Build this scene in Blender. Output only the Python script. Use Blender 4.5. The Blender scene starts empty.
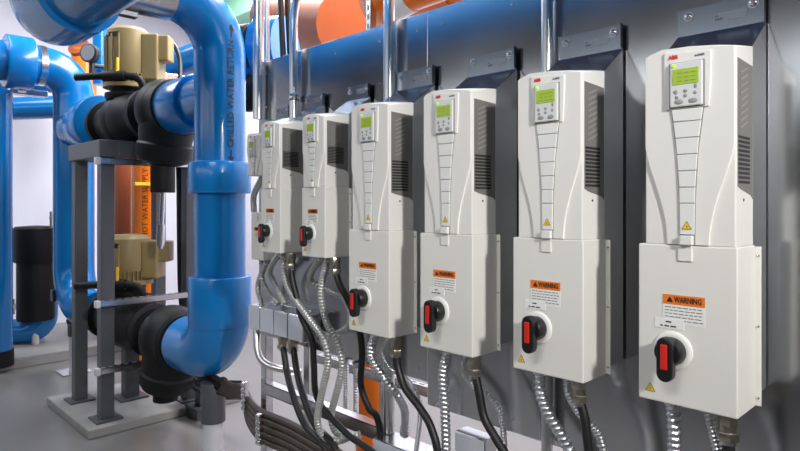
import bpy, bmesh, math, random
from mathutils import Vector as V, Matrix
random.seed(4)
C = bpy.context.scene.collection
S = bpy.context.scene
# ------------------------------------------------------------------ camera (a 27 mm view, level, at 1.5 m)
FPX, YAW, HOR, H = 606.26, math.radians(44.401), 203.2, 1.5
cy_, sy_ = math.cos(YAW), math.sin(YAW)
cam = bpy.data.objects.new('camera', bpy.data.cameras.new('camera')); C.objects.link(cam)
cam.location = (0, 0, H); cam.rotation_euler = (math.pi/2, 0, math.pi/2 - YAW)
cam.data.sensor_width = 36; cam.data.lens = FPX/800*36
cam.data.shift_y = -(225.5-HOR)/800
cam.data.clip_start = .02
S.camera = cam

def ray(u):
    t = (u-400)/FPX
    return -cy_+t*sy_, sy_+t*cy_
def A(u, v, Y):                       # measured point on the plane y = Y
    dx, dy = ray(u); d = Y/dy
    return V((dx*d, Y, H-(v-HOR)/FPX*d))
def D(u, v, d):                       # measured point at depth d
    dx, dy = ray(u)
    return V((dx*d, dy*d, H-(v-HOR)/FPX*d))

# ------------------------------------------------------------------ materials
def srgb(r, g, b):
    f = lambda c: (c/255/12.92) if c/255 <= .04045 else ((c/255+.055)/1.055)**2.4
    return (f(r), f(g), f(b), 1)
MATS = {}
def mat(name, col, rough=.5, metal=0., noise=0., scale=8., bump=0., bscale=60., spec=.5, coat=0., rvar=0., emit=None, aniso=None):
    m = bpy.data.materials.new(name); m.use_nodes = True
    nt = m.node_tree; b = nt.nodes['Principled BSDF']
    b.inputs['Base Color'].default_value = col
    b.inputs['Roughness'].default_value = rough
    b.inputs['Metallic'].default_value = metal
    b.inputs['Specular IOR Level'].default_value = spec
    b.inputs['Coat Weight'].default_value = coat
    b.inputs['Coat Roughness'].default_value = .08
    tc = nt.nodes.new('ShaderNodeTexCoord')
    if noise or rvar:
        n = nt.nodes.new('ShaderNodeTexNoise'); n.inputs['Scale'].default_value = scale; n.inputs['Detail'].default_value = 5
        nt.links.new(tc.outputs['Object'], n.inputs['Vector'])
        if noise:
            mx = nt.nodes.new('ShaderNodeMix'); mx.data_type = 'RGBA'
            mx.inputs[6].default_value = tuple(c*(1-noise) for c in col[:3])+(1,)
            mx.inputs[7].default_value = tuple(min(1, c*(1+noise)) for c in col[:3])+(1,)
            nt.links.new(n.outputs['Fac'], mx.inputs[0]); nt.links.new(mx.outputs[2], b.inputs['Base Color'])
        if rvar:
            mr = nt.nodes.new('ShaderNodeMapRange'); mr.inputs[3].default_value = rough-rvar; mr.inputs[4].default_value = rough+rvar
            nt.links.new(n.outputs['Fac'], mr.inputs[0]); nt.links.new(mr.outputs[0], b.inputs['Roughness'])
    if bump:
        n2 = nt.nodes.new('ShaderNodeTexNoise'); n2.inputs['Scale'].default_value = bscale; n2.inputs['Detail'].default_value = 3
        nt.links.new(tc.outputs['Object'], n2.inputs['Vector'])
        bp = nt.nodes.new('ShaderNodeBump'); bp.inputs['Strength'].default_value = bump; bp.inputs['Distance'].default_value = .01
        nt.links.new(n2.outputs['Fac'], bp.inputs['Height']); nt.links.new(bp.outputs['Normal'], b.inputs['Normal'])
    if emit:
        b.inputs['Emission Color'].default_value = emit[0]; b.inputs['Emission Strength'].default_value = emit[1]
    MATS[name] = m
    return m
WHITE = mat('white_enamel', srgb(226, 224, 217), .42, bump=.03, bscale=500)
COVER = mat('drive_cover_white', srgb(228, 226, 220), .4)
STRIP = mat('drive_strip_white', srgb(226, 226, 222), .35)
KEYP = mat('keypad_white', srgb(214, 216, 214), .4)
GROOVE = mat('groove_grey', srgb(140, 140, 138), .6)
VENT = mat('vent_grey', srgb(116, 114, 110), .55)
VENTL = mat('vent_slat_grey', srgb(140, 138, 133), .55)
VENTD = mat('vent_slot_dark', srgb(36, 36, 36), .7)
GALV = mat('galvanized_sheet', (.54, .55, .57, 1), .17, 1., noise=.10, scale=3.5, rvar=.05, bump=.02, bscale=4)
CHAS = mat('chassis_zinc', (.66, .67, .68, 1), .42, 1., noise=.06, scale=10)
COVERM = mat('box_cover_reflection', srgb(214, 219, 228), .22, .35)  # pale blue-white puts a bright floor's reflection into the cover colour
TABM = mat('bracket_steel', (.40, .44, .50, 1), .22, 1., noise=.08, scale=14)
ZINC = mat('zinc_steel', (.72, .72, .74, 1), .24, 1., noise=.12, scale=30)
CONDUIT = mat('conduit_steel', (.74, .74, .74, 1), .3, 1., noise=.08, scale=20)
FLEX = mat('flex_steel', (.70, .71, .73, 1), .3, 1.)
FLEXP = mat('flex_grey_jacket', srgb(186, 187, 184), .35, .6)
BRASS = mat('nickel_brass', (.50, .46, .38, 1), .3, 1., noise=.1, scale=40)
CABLE = mat('black_cable', srgb(28, 27, 27), .45)
CABLEB = mat('brown_black_cable', srgb(62, 50, 40), .4)
BLACKP = mat('black_plastic', srgb(22, 22, 24), .38)
RED = mat('handle_red', srgb(206, 40, 28), .4)
LOGO = mat('lettering_red', srgb(214, 40, 36), .5)
MARK = mat('lettering_blue_grey', srgb(84, 92, 120), .5)
INK = mat('print_black', srgb(30, 28, 28), .6)
INKG = mat('print_grey', srgb(120, 118, 116), .7)
ORANGEL = mat('label_orange', srgb(236, 122, 30), .5)
PAPER = mat('label_white', srgb(236, 236, 232), .5)
PAPERG = mat('sticker_silver', srgb(176, 178, 182), .4)
YELLOW = mat('hazard_yellow', srgb(240, 196, 32), .5)
LCD = mat('lcd_green', srgb(158, 184, 34), .25, emit=(srgb(140, 180, 10), .06))
LCDB = mat('lcd_bezel_grey', srgb(120, 126, 110), .4)
LED = mat('led_green', srgb(170, 230, 40), .3, emit=(srgb(170, 240, 40), .6))
BUTTON = mat('button_grey', srgb(150, 150, 150), .5)
BLUE = mat('pipe_blue', srgb(4, 113, 182), .22, noise=.06, scale=3, coat=.3)
BLUED = mat('pipe_blue_fitting', srgb(6, 117, 190), .25, noise=.05, scale=4, coat=.3)
ORANGE = mat('pipe_orange', srgb(242, 120, 6), .32, noise=.06, scale=3, coat=.2)
RUST = mat('pipe_copper_brown', srgb(160, 84, 46), .4, noise=.1, scale=3)
RUBBER = mat('black_insulation', srgb(17, 17, 19), .55, spec=.3, noise=.2, scale=9, bump=.1, bscale=120)
STEELP = mat('stand_grey_paint', srgb(80, 82, 86), .42, noise=.06, scale=6)
TAN = mat('motor_tan', srgb(152, 134, 88), .45, noise=.06, scale=8)
TAND = mat('motor_tan_fin', srgb(140, 126, 88), .5)
PVC = mat('white_pipe', srgb(206, 208, 212), .35)
CONC = mat('concrete_floor', srgb(128, 126, 124), .3, noise=.10, scale=2.2, rvar=.06)
PAD = mat('concrete_pad', srgb(150, 149, 147), .7, noise=.18, scale=6, bump=.1, bscale=50)
WALLW = mat('wall_white', srgb(226, 226, 236), .8, noise=.03, scale=2)
WALLG = mat('wall_grey_block', srgb(78, 74, 74), .9, noise=.15, scale=3)
CEIL = mat('ceiling_grey', srgb(134, 136, 142), .9, noise=.15, scale=2)
GREENM = mat('beam_pale_green', srgb(150, 208, 176), .6)
GREY = mat('steel_grey_jacket', (.5, .52, .56, 1), .25, 1., noise=.15, scale=6)
REDP = mat('band_red', srgb(206, 50, 70), .5)
BROWNB = mat('copper_fitting', (.55, .32, .16, 1), .35, 1.)
FRAMEW = mat('window_frame_grey', srgb(120, 122, 126), .5)

# ------------------------------------------------------------------ mesh kit
def catmull(pts, n=10):
    pts = [V(p) for p in pts]
    if len(pts) < 3:
        return [pts[0].lerp(pts[-1], i/n) for i in range(n+1)]
    q = [pts[0]*2-pts[1]]+pts+[pts[-1]*2-pts[-2]]
    out = []
    for i in range(1, len(q)-2):
        for k in range(n):
            t = k/n; a, b, c, d = q[i-1], q[i], q[i+1], q[i+2]
            out.append(.5*((2*b)+(c-a)*t+(2*a-5*b+4*c-d)*t*t+(3*b-a-3*c+d)*t**3))
    out.append(pts[-1])
    return out
def resample(pts, step):
    L = [0]
    for a, b in zip(pts, pts[1:]): L.append(L[-1]+(b-a).length)
    n = max(2, int(L[-1]/step)); out = []; j = 0
    for i in range(n+1):
        s = L[-1]*i/n
        while j < len(L)-2 and L[j+1] < s: j += 1
        w = (s-L[j])/max(1e-9, L[j+1]-L[j])
        out.append(pts[j].lerp(pts[j+1], min(1, w)))
    return out
def bends(pts, r, n=10):              # straight runs joined by round elbows
    pts = [V(p) for p in pts]; out = [pts[0]]
    for a, b, c in zip(pts, pts[1:], pts[2:]):
        d1 = (a-b).normalized(); d2 = (c-b).normalized()
        ang = d1.angle(d2); k = r/math.tan(ang/2)
        p0 = b+d1*k; p1 = b+d2*k
        cen = b+(d1+d2).normalized()*(r/math.sin(ang/2))
        u = (p0-cen); w = (p1-cen); th = u.angle(w)
        for i in range(n+1):
            t = i/n
            out.append(cen+(u*math.sin((1-t)*th)+w*math.sin(t*th))/math.sin(th))
    out.append(pts[-1])
    return out

class MB:
    def __init__(s): s.bm = bmesh.new(); s.mats = []
    def mi(s, m):
        if m not in s.mats: s.mats.append(m)
        return s.mats.index(m)
    def box(s, c, sz, m, bev=0., rot=None, seg=2):
        r = bmesh.ops.create_cube(s.bm, size=1)
        M = Matrix.Translation(V(c)) @ (rot.to_4x4() if rot else Matrix()) @ Matrix.Diagonal((*sz, 1))
        bmesh.ops.transform(s.bm, matrix=M, verts=r['verts'])
        fs = list({f for v in r['verts'] for f in v.link_faces}); i = s.mi(m)
        for f in fs: f.material_index = i
        if bev:
            es = list({e for v in r['verts'] for e in v.link_edges})
            g = bmesh.ops.bevel(s.bm, geom=es, offset=bev, segments=seg, profile=.5, affect='EDGES')
            for f in g['faces']: f.material_index = i
        return s
    def box2(s, a, b, m, bev=0.):
        a = V(a); b = V(b)
        return s.box((a+b)/2, [abs(x) for x in (b-a)], m, bev)
    def prism(s, poly, axis, a, b, m, bev=0.):   # polygon extruded along axis from a to b
        def P(p, t):
            return {'x': V((t, p[0], p[1])), 'y': V((p[0], t, p[1])), 'z': V((p[0], p[1], t))}[axis]
        lo = [s.bm.verts.new(P(p, a)) for p in poly]; hi = [s.bm.verts.new(P(p, b)) for p in poly]
        n = len(poly); i = s.mi(m)
        fs = [s.bm.faces.new(lo), s.bm.faces.new(hi[::-1])]
        for k in range(n):
            fs.append(s.bm.faces.new((lo[k], hi[k], hi[(k+1) % n], lo[(k+1) % n])))
        for f in fs: f.material_index = i
        bmesh.ops.recalc_face_normals(s.bm, faces=fs)
        if bev:
            es = list({e for f in fs for e in f.edges})
            g = bmesh.ops.bevel(s.bm, geom=es, offset=bev, segments=2, profile=.5, affect='EDGES')
            for f in g['faces']: f.material_index = i
        return s
    def tube(s, pts, r, m, seg=16, caps=True):
        pts = [V(p) for p in pts]; i = s.mi(m)
        rad = r if callable(r) else (lambda k: r)
        t0 = (pts[1]-pts[0]).normalized()
        up = V((0, 0, 1)) if abs(t0.z) < .9 else V((1, 0, 0))
        nrm = (up-t0*up.dot(t0)).normalized(); rings = []
        for k, p in enumerate(pts):
            t = (pts[min(k+1, len(pts)-1)]-pts[max(k-1, 0)])
            t = t.normalized() if t.length > 1e-9 else t0
            nrm = (nrm-t*nrm.dot(t)).normalized(); bn = t.cross(nrm)
            R = rad(k)
            rings.append([s.bm.verts.new(p+(nrm*math.cos(2*math.pi*j/seg)+bn*math.sin(2*math.pi*j/seg))*R) for j in range(seg)])
        for a, b in zip(rings, rings[1:]):
            for j in range(seg):
                f = s.bm.faces.new((a[j], a[(j+1) % seg], b[(j+1) % seg], b[j])); f.material_index = i; f.smooth = True
        if caps:
            for rr in (rings[0][::-1], rings[-1]):
                f = s.bm.faces.new(rr); f.material_index = i
        return s
    def cyl(s, a, b, r, m, r2=None, seg=24, bev=0.):
        a = V(a); b = V(b); r2 = r if r2 is None else r2
        if bev:
            d = (b-a).normalized()*bev
            rs = [r-bev, r-bev*.3, r, r2, r2-bev*.3, r2-bev]; ps = [a, a+d*.3, a+d, b-d, b-d*.3, b]
            return s.tube(ps, lambda k: rs[k], m, seg)
        return s.tube([a, b], lambda k: (r, r2)[k], m, seg)
    def lathe(s, prof, o, ax, m, seg=28):   # prof: (radius, height) along axis ax from o
        o = V(o); ax = V(ax).normalized()
        return s.tube_prof([(o+ax*h, r) for r, h in prof], ax, m, seg)
    def tube_prof(s, pr, ax, m, seg):
        up = V((0, 0, 1)) if abs(ax.z) < .9 else V((1, 0, 0))
        n = (up-ax*up.dot(ax)).normalized(); b = ax.cross(n); i = s.mi(m); rings = []
        for p, r in pr:
            rings.append([s.bm.verts.new(p+(n*math.cos(2*math.pi*j/seg)+b*math.sin(2*math.pi*j/seg))*max(r, 1e-4)) for j in range(seg)])
        for x, y in zip(rings, rings[1:]):
            for j in range(seg):
                f = s.bm.faces.new((x[j], x[(j+1) % seg], y[(j+1) % seg], y[j])); f.material_index = i; f.smooth = True
        for rr in (rings[0][::-1], rings[-1]):
            f = s.bm.faces.new(rr); f.material_index = i
        return s
    def sphere(s, c, r, m, sc=(1, 1, 1)):
        g = bmesh.ops.create_uvsphere(s.bm, u_segments=24, v_segments=14, radius=r)
        bmesh.ops.transform(s.bm, matrix=Matrix.Translation(V(c)) @ Matrix.Diagonal((*sc, 1)), verts=g['verts'])
        i = s.mi(m)
        for f in {f for v in g['verts'] for f in v.link_faces}: f.material_index = i; f.smooth = True
        return s
    def mesh(s, name, origin=(0, 0, 0), smooth=35):
        o = V(origin)
        for v in s.bm.verts: v.co -= o
        bmesh.ops.recalc_face_normals(s.bm, faces=s.bm.faces)
        me = bpy.data.meshes.new(name); s.bm.to_mesh(me); s.bm.free()
        for m in s.mats: me.materials.append(m)
        fl = [p.use_smooth for p in me.polygons]
        me.set_sharp_from_angle(angle=math.radians(smooth)); me.polygons.foreach_set('use_smooth', fl)
        return me

def text_mesh(txt, size, m, thick=.0006, bold=0.):
    cu = bpy.data.curves.new('lettering', 'FONT'); cu.body = txt; cu.size = size; cu.extrude = thick; cu.offset = bold
    cu.align_x = 'CENTER'; cu.align_y = 'CENTER'; cu.resolution_u = 2
    ob = bpy.data.objects.new('lettering', cu); C.objects.link(ob)
    dg = bpy.context.evaluated_depsgraph_get()
    me = bpy.data.meshes.new_from_object(ob.evaluated_get(dg))
    C.objects.unlink(ob); bpy.data.objects.remove(ob); bpy.data.curves.remove(cu)
    me.materials.clear(); me.materials.append(m)
    return me

class Thing:
    """An Empty at the thing's base; part() hangs one mesh under it (or under one of its parts)."""
    def __init__(s, name, label, cat, loc, group=None):
        s.o = bpy.data.objects.new(name, None); C.objects.link(s.o)
        s.o.empty_display_size = .05; s.loc = V(loc); s.o.location = s.loc
        s.o['label'] = label; s.o['category'] = cat
        if group: s.o['group'] = group
    def part(s, name, mb, parent=None, label=None, smooth=35):
        o = bpy.data.objects.new(name, mb.mesh(name, s.loc, smooth)); C.objects.link(o)
        o.parent = parent or s.o
        if label: o['label'] = label
        return o
    def text(s, name, txt, size, m, pos, rot, parent=None, bold=0., label=None, width=None):
        me = text_mesh(txt, size, m, bold=bold); me.name = name
        if width:
            xs = [v.co.x for v in me.vertices]; k = width/(max(xs)-min(xs))
            for v in me.vertices: v.co.x *= k
        M = Matrix.Translation(V(pos)-s.loc) @ rot.to_4x4()
        me.transform(M)
        o = bpy.data.objects.new(name, me); C.objects.link(o); o.parent = parent or s.o
        if label: o['label'] = label
        return o
def single(name, mb, label, cat, group=None, smooth=35, origin=(0, 0, 0)):
    o = bpy.data.objects.new(name, mb.mesh(name, origin, smooth)); C.objects.link(o); o.location = origin
    o['label'] = label; o['category'] = cat
    if group: o['group'] = group
    return o
def struct(name, mb):
    o = bpy.data.objects.new(name, mb.mesh(name)); C.objects.link(o); o['kind'] = 'structure'
    return o
FACING = Matrix(((1, 0, 0), (0, 0, -1), (0, 1, 0)))     # text standing on a wall that faces -y

# ------------------------------------------------------------------ the setting
XL, XR, YB, YF, ZC = -8.4, 3.6, 4.0, -3.6, 4.3
struct('floor', MB().box2((XL-.2, YF-.2, -.1), (XR+.2, YB+.2, 0), CONC))
struct('wall_left', MB().box2((XL-.2, YF-.2, 0), (XL, YB+.2, ZC), WALLW))
struct('wall_back', MB().box2((XL, YB, 0), (XR, YB+.2, ZC), WALLW))
struct('wall_right', MB().box2((XR, YF-.2, 0), (XR+.2, YB+.2, ZC), WALLG))
w = MB(); z0, z1 = 2.40, 3.1          # clerestory openings behind the camera
xs = [(-6.6, -4.2), (-4.05, -1.65), (-1.5, .9)]
w.box2((XL, YF-.2, 0), (XR, YF, z0), WALLG); w.box2((XL, YF-.2, z1), (XR, YF, ZC), WALLG)
e = [XL]+[c for p in xs for c in p]+[XR]
for a, b in zip(e[::2], e[1::2]): w.box2((a, YF-.2, z0), (b, YF, z1), WALLG)
struct('wall_front', w)
for i, (a, b) in enumerate(xs):
    m = MB(); t = .04
    m.box2((a, YF-.12, z0), (a+t, YF-.06, z1), FRAMEW); m.box2((b-t, YF-.12, z0), (b, YF-.06, z1), FRAMEW)
    m.box2((a+t, YF-.12, z0), (b-t, YF-.06, z0+t), FRAMEW); m.box2((a+t, YF-.12, z1-t), (b-t, YF-.06, z1), FRAMEW)
    struct('window_%d' % (i+1), m)
struct('ceiling', MB().box2((XL-.2, YF-.2, ZC), (XR+.2, YB+.2, ZC+.15), CEIL))
struct('trim_1', MB().box2((-5.05, 1.275, 0), (-4.12, 2.35, .06), PAD, .008))
struct('trim_2', MB().box2((-7.6, 1.05, 0), (-6.35, 2.6, .1), PAD, .008))
struct('trim_3', MB().box2((-6.9, 3.7, 3.75), (-.5, 3.98, 4.1), GREENM))

# ------------------------------------------------------------------ back panels
PY = 1.565
def screw(mb, p, r=.006, m=ZINC, ax=(0, -1, 0)):
    mb.lathe([(r, 0), (r, r*.35), (r*.75, r*.8), (r*.3, r*1.0), (0, r*1.02)], p, ax, m, 12)
sheets = [(-2.575, -1.462, .87, 'galvanized sheet panel farthest along the wall, behind the smaller drives'),
          (-1.459, -.262, .79, 'galvanized sheet panel behind the middle white drives'),
          (-.259, 1.1, .60, 'galvanized sheet panel at the right edge beside the nearest drive')]
ZT = 2.177
for a, b, zb, lab in sheets:
    t = Thing('sheet_panel', lab, 'panel', ((a+b)/2, PY, zb), 'galvanized sheets carrying the drives')
    t.part('sheet', MB().box2((a, PY, zb), (b, PY+.006, ZT), GALV, .001))
    for fx in (.06, .3, .54, .78, .96):
        for z in (ZT-.06, ZT-.22, zb+.04):
            sc = MB(); screw(sc, (a+(b-a)*fx, PY, z), .0045); t.part('screw', sc)

# frame of slotted strut behind and under the panels
def strut(a, b, w=.041, label=None, face=None, slots=True):
    a = V(a); b = V(b); ax = (b-a); L = ax.length; ax.normalize()
    up = V((0, 0, 1)) if abs(ax.z) < .9 else V((0, -1, 0))
    sd = ax.cross(up).normalized(); up = sd.cross(ax)
    rot = Matrix((ax, sd, up)).transposed(); c = (a+b)/2; m = MB(); th = .003
    m.box(c+up*(w/2-th/2), (L, w, th), ZINC, rot=rot)
    for s_ in (-1, 1): m.box(c+sd*s_*(w/2-th/2), (L, th, w), ZINC, rot=rot)
    for s_ in (-1, 1): m.box(c-up*(w/2-th/2)+sd*s_*(w/2-.005), (L, .01, th), ZINC, rot=rot)
    if slots:
        for k in range(int(L/.05)):
            m.box(a+ax*(.03+.05*k)+up*(w/2+.0003), (.028, .013, .001), GROOVE, rot=rot)
    return m
SY = PY+.03
posts = [(-2.55, 'slotted strut post at the far left end of the panels'), (-1.70, 'slotted strut post under the middle of the panels'), (-.75, 'slotted strut post behind the panel near the right')]
for x, lab in posts:
    single('strut_post', strut((x, SY, 0), (x, SY, ZT-.03), slots=False), lab, 'post', 'strut posts of the drive rack')
single('strut_rail', strut((-2.53, SY, .612), (-1.72, SY, .612), .052, slots=False), 'galvanized strut rail under the panels, nearest and lowest, above the cable bundle', 'rail', 'strut rails of the drive rack')
single('strut_rail', strut((-2.53, SY+.30, .70), (-1.75, SY+.30, .70)), 'galvanized strut rail set further back below the panels', 'rail', 'strut rails of the drive rack')
single('strut_post', strut((-2.62, SY+.30, 0), (-2.62, SY+.30, 1.0), slots=False), 'thin strut post standing behind the far left rack post', 'post', 'strut posts of the drive rack')
single('strut_post', strut(D(371, 60, 3.3), D(371, -308, 3.3)), 'pale slotted strut upright in front of the orange pipes above panels', 'post')

# ------------------------------------------------------------------ drives and their disconnect boxes
FY = 1.33; BY = 1.446; CY = 1.556
W1 = .2024
def drive(x0, zb, zt, wd, label, big=True, fy=FY, dep=CY-FY):
    by = fy+(BY-FY); cy = fy+dep
    x1 = x0+wd; xc = x0+wd/2; k = wd/W1
    hz = zt-zb; sz = hz/.415
    Z = lambda z: zb+(z-1.41)*sz if z < 1.68 else zt-(1.836-z)*(1 if big else .8)
    t = Thing('variable_speed_drive', label, 'drive', (xc, cy, zb), 'white wall drives on the panels')
    X = lambda f: x0+f*wd
    # cover: arched top, recessed lower corners
    top = [(X(0), zt-.014), (X(.06), zt-.009), (X(.2), zt-.002), (X(.5), zt-.004), (X(.8), zt-.011), (X(1), zt-.018)]
    m = MB(); m.prism([(X(0), zb)]+top+[(X(1), zb)], 'y', fy+.003, by, COVER, .0025)
    for v in m.bm.verts:
        if v.co.y > by-.01 and v.co.z > zt-.05: v.co.z += .017
    cov = t.part('cover', m)
    zc = Z(1.615)
    cl = [(X(0)+.1*wd*0+wd*(.27*(1-math.cos(q*math.pi/2))**1.0*0+.26*math.sin(q*math.pi/2)**1.35), zc-(zc-zb-.001)*q) for q in [i/10 for i in range(11)]]
    cr = [(x1-(p[0]-x0), p[1]) for p in cl]
    ins = .0015
    face = [(p[0]+ins, p[1]) for p in cl[::-1]] + [(X(0)+ins, zt-.016)]+[(a, b-ins) for a, b in top[1:-1]]+[(X(1)-ins, zt-.0195)]+[(p[0]-ins, p[1]) for p in cr]
    m = MB(); m.prism(face, 'y', fy-.002, fy+.006, COVER, .0012)
    t.part('front_face', m)
    # tapering centre strip cut in segments
    m = MB(); zs = [Z(1.70), Z(1.666), Z(1.632), Z(1.598), Z(1.564), Z(1.530), Z(1.497), Z(1.432)]
    def hw(z):
        f = max(0, min(1, (z-Z(1.43))/(Z(1.76)-Z(1.43))))
        return wd*(.078+.150*f**2.3)
    for a, b in zip(zs, zs[1:]):
        m.prism([(xc-hw(a-.001), a-.0008), (xc+hw(a-.001), a-.0008), (xc+hw(b), b+.0008), (xc-hw(b), b+.0008)], 'y', fy-.006, fy, STRIP, .0008)
    st = t.part('centre_strip', m)
    m = MB(); pol = [(xc-hw(Z(1.70))-.002, Z(1.70)), (xc+hw(Z(1.70))+.002, Z(1.70)), (xc+hw(Z(1.6))+.0015, Z(1.6)), (xc+hw(Z(1.5))+.0015, Z(1.5)), (xc+hw(Z(1.43))+.0015, zb+.002), (xc-hw(Z(1.43))-.0015, zb+.002), (xc-hw(Z(1.5))-.0015, Z(1.5)), (xc-hw(Z(1.6))-.0015, Z(1.6))]
    m.prism(pol, 'y', fy-.0028, fy, GROOVE); t.part('strip_backing', m)
    m = MB(); m.box((xc, fy-.007, zb+.011), (wd*.14, .012, .020), STRIP, .002); t.part('latch', m)
    # head cap and keypad
    hx = wd*.255
    m = MB(); m.prism([(xc-hx, Z(1.757)), (xc-hx*1.02, Z(1.823)), (xc+hx*1.02, Z(1.815)), (xc+hx, Z(1.757)), (xc+hx*.93, Z(1.70)), (xc-hx*.93, Z(1.70))], 'y', fy-.006, fy, COVER, .0012)
    t.part('head_cap', m)
    kx = wd*.178; kz0, kz1 = Z(1.704), Z(1.797)
    m = MB(); m.box2((xc-kx*1.12, fy-.0075, kz0-.002), (xc+kx*1.12, fy-.003, kz1+.002), GROOVE, .0015); t.part('keypad_recess', m)
    m = MB(); m.box2((xc-kx, fy-.013, kz0), (xc+kx, fy-.004, kz1), KEYP, .002)
    kp = t.part('keypad', m)
    s0, s1 = Z(1.750), Z(1.783)
    t.part('screen', MB().box2((xc-kx*.82, fy-.0142, s0), (xc+kx*.80, fy-.012, s1), LCD, .0006), kp, 'lime green lit display')
    m = MB()
    for j in range(3):
        for i_ in range(3): m.box2((xc-kx*.5+i_*kx*.42, fy-.0146, s0+.006+j*.0085), (xc-kx*.5+i_*kx*.42+kx*.3, fy-.0141, s0+.0075+j*.0085), LCDB)
    t.part('screen_text', m, kp)
    m = MB()
    for cx, cz, rx, rz in ((-.62, .735, .14, .005), (0, .736, .13, .004), (.62, .744, .1, .005), (-.55, .724, .12, .004), (0, .726, .12, .004), (.6, .73, .1, .004), (-.42, .714, .28, .0055), (.45, .714, .28, .0055)):
        m.lathe([(1, 0), (1, .0012), (.8, .0018)], (0, 0, 0), (0, -1, 0), BUTTON, 14) if False else m.sphere((xc+cx*kx, fy-.0132, Z(1+cz)), 1, BUTTON, (rx*kx, .0014, rz))
    t.part('button', m, kp)
    t.part('status_light', MB().sphere((xc-kx*.74, fy-.0135, Z(1.791)), 1, LED, (.0045*k, .002, .0045)), kp, 'small green light')
    if big or True:
        t.text('maker_lettering', 'ABB', .0125*k**.5, LOGO, (xc-hx*.60, fy-.0066, Z(1.811)), FACING, bold=.0004, width=.022*k)
        t.text('model_lettering', 'ACH550', .006, MARK, (xc+hx*.55, fy-.0066, Z(1.808)), FACING, bold=.0001, width=.021*k)
    hz_tri(t, (xc, fy-.0066, Z(1.449)), .0105*k)
    # side grille on the right flank
    ya, yb = fy+.012, by-.006; va, vb = Z(1.525), Z(1.795)
    m = MB(); pr = [(ya, va+.006), (ya, vb), (yb, vb-.004), (yb, va-.02), (yb-.012, va-.012), (ya+.02, va)]
    m.prism(pr, 'x', x1-.004, x1+.0008, VENT); gr = t.part('side_grille', m, label='dark grey louvred side grille')
    m = MB(); n = 11
    for i in range(n):
        z = va+.012+i*(Z(1.635)-va-.012)/n
        m.box2((x1+.0002, ya+.004, z), (x1+.0016, yb-.022, z+.0055*sz), VENTD)
    t.part('louvre_slots', m, gr)
    m = MB(); n = 9
    for i in range(n):
        z = Z(1.65)+i*(vb-.012-Z(1.65))/n
        m.box((x1+.0012, (ya+yb)/2-.01, z+.005*sz), (.0016, (yb-ya)*.5, .004*sz), VENTL, rot=Matrix.Rotation(.35, 3, 'X'))
    t.part('upper_louvres', m, gr)
    t.part('cover_screw', MB().lathe([(.0032, 0), (.0032, .001)], (x1, (ya+yb)/2-.01, va-.022), (1, 0, 0), VENTD, 12))
    # rear chassis with its sloping top and mounting tab
    zs0 = zt-.002; zp = zt+.075; ins = 0; x0c, x1c = (x0-.0135, x1-.004) if big else (x0-.008, x1-.003)
    m = MB(); m.prism([(by, zb-(.33 if big else .25)), (by, zs0), (cy, zp), (cy, zb-(.33 if big else .25))], 'x', x0c+ins, x1c-ins, CHAS, .0008)
    t.part('chassis', m, label='bare galvanized rear chassis')
    m = MB(); m.prism([(by-.002, zs0-.002), (cy-.003, zp-.002), (cy-.003, zp+.002), (by-.002, zs0+.002)], 'x', x0c+ins-.001, x1c-ins+.001, TABM, .0005)
    t.part('sloping_top', m)
    tz = zp+.068 if big else zp+.055
    m = MB(); m.box2((x0c+ins, cy-.004, zp-.003), (x1c-ins, cy, tz), TABM, .0008)
    m.box2((x1c-ins-.0015, cy-.016, zp+.002), (x1c-ins, cy, tz), TABM)
    tab = t.part('mounting_tab', m)
    for s_ in (-1, 1):
        b = MB(); p = V(((x0c+x1c)/2+s_*wd*.39, cy-.004, tz-.02+.0)); b.cyl(p, p+V((0, -.002, 0)), .012, ZINC, seg=20); b.lathe([(.009, .002), (.009, .004), (.006, .0075), (.002, .009), (0, .0092)], p, (0, -1, 0), ZINC, 16)
        t.part('bolt', b, tab)
    m = MB(); m.box2((xc-wd*.12, cy-.0052, zp+.022), (xc+wd*.26, cy-.0038, zp+.042), PAPERG)
    m.box2((xc-wd*.10, cy-.0056, zp+.025), (xc-wd*.01, cy-.005, zp+.029), INKG); m.box2((xc-wd*.10, cy-.0056, zp+.033), (xc-wd*.06, cy-.005, zp+.036), INKG)
    t.part('rating_sticker', m, tab, 'small silver sticker')
    return t
def hz_tri(t, p, r, parent=None):
    m = MB(); p = V(p)
    tri = lambda q: [(p.x+q*math.sin(a), p.z+q*math.cos(a)-0*q) for a in (0, 2*math.pi/3, 4*math.pi/3)]
    m.prism(tri(r*1.2), 'y', p.y-.0004, p.y+.0006, INK); m.prism(tri(r*1.02), 'y', p.y-.0007, p.y, YELLOW)
    b = [(.15, .5), (-.22, -.08), (.02, -.06), (-.1, -.5), (.25, .08), (.02, .06)]
    m.prism([(p.x+x*r*.8, p.z+z*r*.8) for x, z in b], 'y', p.y-.001, p.y-.0004, INK)
    return t.part('hazard_sticker', m, parent, 'yellow triangle with black bolt')
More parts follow.
